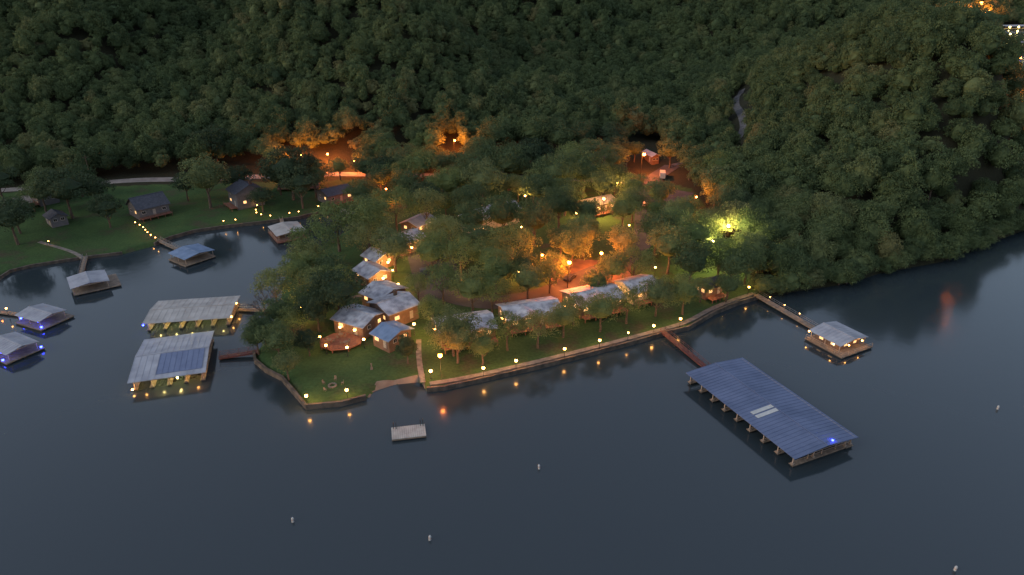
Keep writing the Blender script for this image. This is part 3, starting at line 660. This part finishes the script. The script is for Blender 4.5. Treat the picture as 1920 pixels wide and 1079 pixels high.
pen=[(-60,159,12,0),(-56,185,14,0),(-57,169,11,0),(-53,199,16,0),(-44,199,16,0),(-37,212,16,0),(-28,217,14,0),(-42,152,13,2),(-46,146,10,2),(-45.5,135,6,2),(-54,120.5,5,9),(-49,123,7,1),(-44,115,6,9),(-23,132,7,3),(-22,177,13,0),(-19,190,13,0),(-14,173,12,0),(-9,185,12,1),(-4,166,13,0),(-10,155,11,0),(0,181,14,0),(4,162,10,0),(-3,204,15,1),(7,199,15,1),(15,214,14,1),(-5,155,10,0),(-13,135,11,1),(-12,123,10,9),(-7,120,7,9),(0,130,10,9),(6,126,9,9),(11,135,10,9),(14,166,9,0),(21,138,10,9),(27,141,10,9),(33,172,11,0),(43,194,14,1),(44,181,14,0),(48,172,13,1),(52,187,15,0),(57,177,13,0),(59,170,12,1),(36,146,9,9),(41,146,10,9),(67,183,12,1),(64,159,11,9),(60,196,11,0),(17,182,11,0),(27,170,10,0),(21,190,12,0),(32,186,11,0),(12,172,9,0),(22,164,8,0)]
fix={(-54,120.5):(-57,138,8,1),(-44,115):(-47.5,123.5,6.5,1),(-12,123):(-12,129.5,10,0),(-7,120):(-6.5,129,8,0),(0,130):(-1,135,9.5,0),(6,126):(6,136,9.5,0),(11,135):(12,141,9,0),(21,138):(21,144,10,0),(27,141):(28,148,9.5,0),(36,146):(36,152,10,1),(41,146):(43,153,10,0),(64,159):(64,171,12,1),(-49,123):(-51.5,130.5,9,1)}
GRP='trees on the resort peninsula'
TYP=[(OLIVE,'light green crowned tree beside resort cabins'),(NEAR,'full green broadleaf tree on the resort grounds'),(DARKC,'dense dark green tree beside the lodge'),(CONE,'dark conical evergreen beside the lodge')]
placed=[]
for x,y,D,k in pen:
    mv=True
    if (x,y) in fix: x,y,D,k=fix[(x,y)]; mv=False
    cr,lab=TYP[k]; yy=y-4 if D>12 else (y-2.5 if mv else y)
    if blocks(x,yy,2.5,6): x+=4 if x>15 else -4
    tree(x,yy,D,cr,lab,GRP); placed.append((x,yy,D))
for x,y,D,k in [(-57.5,134,7.5,1),(-55,144,9,1),(-51,140,8,0),(49,160,7,0),(56,160.5,8,1),(-45,160,10,0),(-24,158,8,0),(15,147,8,0),(-19,145,8,0)]:
    tree(x,y,D,TYP[k][0],TYP[k][1],GRP); placed.append((x,y,D))
BACK=[(-1,257,18),(-10,235,17),(-14,222,14),(16,242,17),(26,246,17),(32,236,13),(18,226,13),(36,213,12),(9,229,15),(-23,239,15),(-54,238,12),(-58,268,12),(-50,264,13),(-7,296,17),(9,298,18),(-14,257,16),(70,265,13),(66,284,12),(44,290,13),(76,249,15),(74,217,12),(72,229,14),(-36,262,16),(-45,268,14),(-12,278,16),(8,276,16),(24,270,15),(33,282,14),(-30,228,13),(-38,240,14),(20,296,15),(-50,255,12),(40,272,13),(30,300,14),(44,304,13),(-52,286,13),(-14,290,13),(-70,274,9),(-97,279,12),(-85,274,7),(-60,285,12),(-44,284,12),(-34,286,11),(-104,288,12),(47,216,10),(56,214,11)]
for x,y,D in BACK:
    if blocks(x,y-3,4,9): D*=.7; y-=3
    tree(x,y-3,D,NEAR+DARKC[:1]+OLIVE[:1],'tall full broadleaf tree behind the resort','trees behind the resort'); placed.append((x,y-3,D))
rs=random.Random(11); nfill=0
for _ in range(5000):
    x=rs.uniform(-62,66); y=rs.uniform(127,292); D=rs.uniform(8.5,13)
    hh_,dd=H(np.array([x]),np.array([y]))
    if dd[0]<4: continue
    if y<150 and x<-24: continue
    if any(abs(x-b[0])<b[2]+1.0 and -10<y-b[1]<b[2]+2 for b in BPOS): continue
    if blocks(x,y,4,12): continue
    if float(dpoly(LOOP,np.array([x]),np.array([y]))[0])<4.0: continue
    if 46<x<66 and 226<y<280: continue
    if 10<x<30 and 152<y<176: continue
    if y<146 and rs.random()<.6: continue
    if any(math.hypot(x-p[0],y-p[1])<(D+p[2])*.29 for p in placed): continue
    if y<150: D*=.8
    k=rs.choice([0,0,1]) if y<215 else rs.choice([0,1,1])
    tree(x,y,D,TYP[k][0],TYP[k][1].replace('beside the lodge','among the cabins'),GRP); placed.append((x,y,D)); nfill+=1
    if nfill>=60: break
for x,y,D in [(-109,239,19),(-125,288,16),(-82,249,19),(-76,240,15),(-88,254,12),(-151,226,17),(-160,248,12),(-134,218,11),(-155,203,15),(-170,244,12),(-74,252,14),(-148,236,12),(-117,258,11),(-184,240,14),(-160,212,12),(-164,232,12),(-120,246,11),(-103,252,12),(-89,236,9)]:
    tree(x,y-3,D,NEAR[:2]+DARKC,'large dark broadleaf tree on the cove lawn','trees on the cove lawn')
# dead tree
g=MB(); rs=random.Random(4)
def br(p,d,L,r,dep):
    e=p+d*L; g.cyl(p,e,r,r*.62,5,False)
    if dep==0: return
    for _ in range(3 if dep>1 else 4):
        nd=(d+Vector((rs.uniform(-.75,.75),rs.uniform(-.75,.75),rs.uniform(-.1,.5)))).normalized(); br(e,nd,L*rs.uniform(.6,.85),r*.6,dep-1)
br(Vector((0,0,-.3)),Vector((-.18,-.05,1)).normalized(),3.2,.34,4)
dt=E('dead_tree',(-59.6,148.6,.6),0,'bare leafless tree at the water edge','tree'); O('trunk',g.mesh('trunk','bark_pale'),dt)

BL=[(67,165),(70.7,166.4),(79.2,169.4),(89.5,172.5),(97.1,175.5),(105.9,180.8),(113.5,183.8),(129.1,189.6),(142.1,198),(155,206),(175.9,219)]
rs=random.Random(3); nb=0
for (x1,y1),(x2,y2) in zip(BL[:-1],BL[1:]):
    L_=math.hypot(x2-x1,y2-y1); k=max(1,int(L_/3.6))
    for j in range(k):
        t=(j+rs.random()*.7)/k; q=rs.uniform(.1,2.2); x=x1+(x2-x1)*t-(y2-y1)/L_*q; y=y1+(y2-y1)*t+(x2-x1)/L_*q
        tree(x,y,rs.uniform(6,10),LOW,'low spreading tree overhanging the water at the bluff','trees along the wooded shore',rs.uniform(.75,1.05),dz=-.5); nb+=1

pts=[]
def gen(sp,y0,y1):
    yy=y0
    while yy<y1:
        xx=-.98*yy-40
        while xx<.98*yy+60:
            pts.append((xx+random.uniform(-.45,.45)*sp,yy+random.uniform(-.45,.45)*sp,sp)); xx+=sp
        yy+=sp*.9
gen(6.6,150,270); gen(5.9,270,520); gen(7.6,520,820); gen(12,820,1500)
A=np.array(pts); x,y,sp=A.T
h,d=H(x,y)
bl=np.zeros(x.shape,bool)
for t in TALL:
    if t[1]>200 : bl|=(np.abs(x-t[0])<3.5)&(y-t[1]>-12)&(y-t[1]<3)
CORR=[(86,262),(92,276),(100,296),(105,312),(107,330),(109,345),(113,360)]
keep=(d>3.5)&~inside(CLEAR,x,y)&~bl&(dpoly(LOOP,x,y)>4.0)&(dpoly(CORR,x,y)>3.3)&(dpoly([(p[0]-3,p[1]-7) for p in LOOP[14:19]],x,y)>3.0)&(dpoly(ROADL,x,y)>5.5)&(h<200)
A=A[keep];h=h[keep];dd=d[keep];dist=np.hypot(A[:,0],A[:,1])
inv=np.abs(A[:,0])/A[:,1]<.84
order=np.lexsort((dist,~inv)); NI=max(20,298-len(placed)-19-nb); n_ind=order[:NI]; rest=order[NI:]
for k in n_ind:
    D=A[k,2]*random.uniform(1.2,1.85)
    tree(A[k,0],A[k,1],D,LOW if dd[k]<14 else (NEAR if dist[k]<235 else MID),'rounded broadleaf tree on the wooded hillside','trees on the wooded hillside',random.uniform(.95,1.3))
fm=bpy.data.meshes.new('forest'); fm.from_pydata([(float(A[k,0]),float(A[k,1]),float(h[k])-(1.9 if dd[k]<14 else .3)) for k in rest],[],[])
nR=len(rest)
for nm,arr in (('scl',A[rest,2]*(1.08+.80*rng.uniform(0,1,nR)**1.8)/12),('rot',rng.uniform(0,6.28,nR)),('zsc',rng.uniform(.9,1.45,nR))):
    a=fm.attributes.new(nm,'FLOAT','POINT'); a.data.foreach_set('value',arr.astype(np.float32))
fo=O('forest',fm,kind='stuff')
gt=bpy.data.node_groups.new('forest_scatter','GeometryNodeTree'); gt.interface.new_socket('Geometry',in_out='INPUT',socket_type='NodeSocketGeometry'); gt.interface.new_socket('Geometry',in_out='OUTPUT',socket_type='NodeSocketGeometry')
N=gt.nodes; L=gt.links; gi=N.new('NodeGroupInput'); go=N.new('NodeGroupOutput'); iop=N.new('GeometryNodeInstanceOnPoints'); j=N.new('GeometryNodeJoinGeometry')
src=[]
for me_ in MID+NEAR[:1]:
    for o in bpy.data.objects:
        if o.data==me_: src.append(o); break
for o in src:
    oi=N.new('GeometryNodeObjectInfo'); oi.inputs['Object'].default_value=o; oi.inputs['As Instance'].default_value=True; oi.transform_space='ORIGINAL'; L.new(oi.outputs['Geometry'],j.inputs[0])
def na(nm):
    a=N.new('GeometryNodeInputNamedAttribute'); a.data_type='FLOAT'; a.inputs['Name'].default_value=nm; return a.outputs['Attribute']
cr=N.new('ShaderNodeCombineXYZ'); L.new(na('rot'),cr.inputs['Z'])
cs=N.new('ShaderNodeCombineXYZ'); s_=na('scl'); L.new(s_,cs.inputs['X']);L.new(s_,cs.inputs['Y'])
mm=N.new('ShaderNodeMath'); mm.operation='MULTIPLY'; L.new(s_,mm.inputs[0]); L.new(na('zsc'),mm.inputs[1]); L.new(mm.outputs[0],cs.inputs['Z'])
L.new(gi.outputs[0],iop.inputs['Points']); L.new(j.outputs[0],iop.inputs['Instance']); iop.inputs['Pick Instance'].default_value=True
L.new(cr.outputs[0],iop.inputs['Rotation']); L.new(cs.outputs[0],iop.inputs['Scale']); L.new(iop.outputs[0],go.inputs[0])
fo.modifiers.new('scatter','NODES').node_group=gt

# distant shore lights and docks
for k,(x,y) in enumerate([(735,1135),(745,1150),(728,1128),(720,1160),(700,1120),(690,1140),(750,1180),(670,1130)]):
    lamp(x,y,hz(x,y)+19,'sodium',20000,'distant orange light on far shore','lights on the far shore',rad=2.4)
for (x,y) in [(190,256),(196,260),(186,262)]:
    lamp(x,y,hz(x,y)+15,'sodium',1200,'orange light beyond the wooded ridge','lights on the far shore',rad=.5)
for k,(x,y) in enumerate([(745,1080),(800,1095),(600,830),(640,960)]): 
    house_dock(x,y,10,44,14,'long white roofed dock on the far shore','roof_lodge',46,16,eave=4,ridge=5.5,lights=[(-15,-7,3,'greenwhite',900),(0,-7,3,'greenwhite',900),(15,-7,3,'greenwhite',900)],brad=1.1)
for k,(x,y) in enumerate([(560,800),(625,850),(640,900),(530,760)]): 
    lamp(x,y,3,'blue',900,'blue light on the distant water','blue dock lights far off',rad=1.0,onz=.2)

# ------------------------------------------------------------------ world, light, camera
w=bpy.data.worlds.new('World'); S.world=w; w.use_nodes=True; n=w.node_tree.nodes; l=w.node_tree.links; bg=n['Background']
sk=n.new('ShaderNodeTexSky'); sk.sky_type='NISHITA'; sk.sun_disc=False; sk.sun_elevation=R(3); sk.sun_rotation=R(250); sk.air_density=1.0; sk.dust_density=1.5; sk.ozone_density=2.0
mx=n.new('ShaderNodeMix'); mx.data_type='RGBA'; mx.blend_type='MIX'; mx.inputs['Factor'].default_value=.6; mx.inputs['B'].default_value=(.75,.78,.96,1)
l.new(sk.outputs[0],mx.inputs['A']); l.new(mx.outputs['Result'],bg.inputs['Color']); bg.inputs['Strength'].default_value=.68
sd=bpy.data.lights.new('sun','SUN'); sd.energy=1.05; sd.angle=R(28); sd.color=(1,.96,.90)
so=bpy.data.objects.new('sun',sd); COL.objects.link(so); so.rotation_euler=(R(60),0,R(-66))
cam=bpy.data.cameras.new('camera'); cam.sensor_width=36; cam.lens=24; cam.clip_end=9000; cam.clip_start=.5
co=bpy.data.objects.new('camera',cam); COL.objects.link(co); co.location=(0,0,80); co.rotation_euler=(R(65),0,0); S.camera=co
S.view_settings.view_transform='Standard'; S.view_settings.look='None'; S.view_settings.exposure=0
print('forest',nR,'fill',nfill,'bluff',nb,'ind',NI)
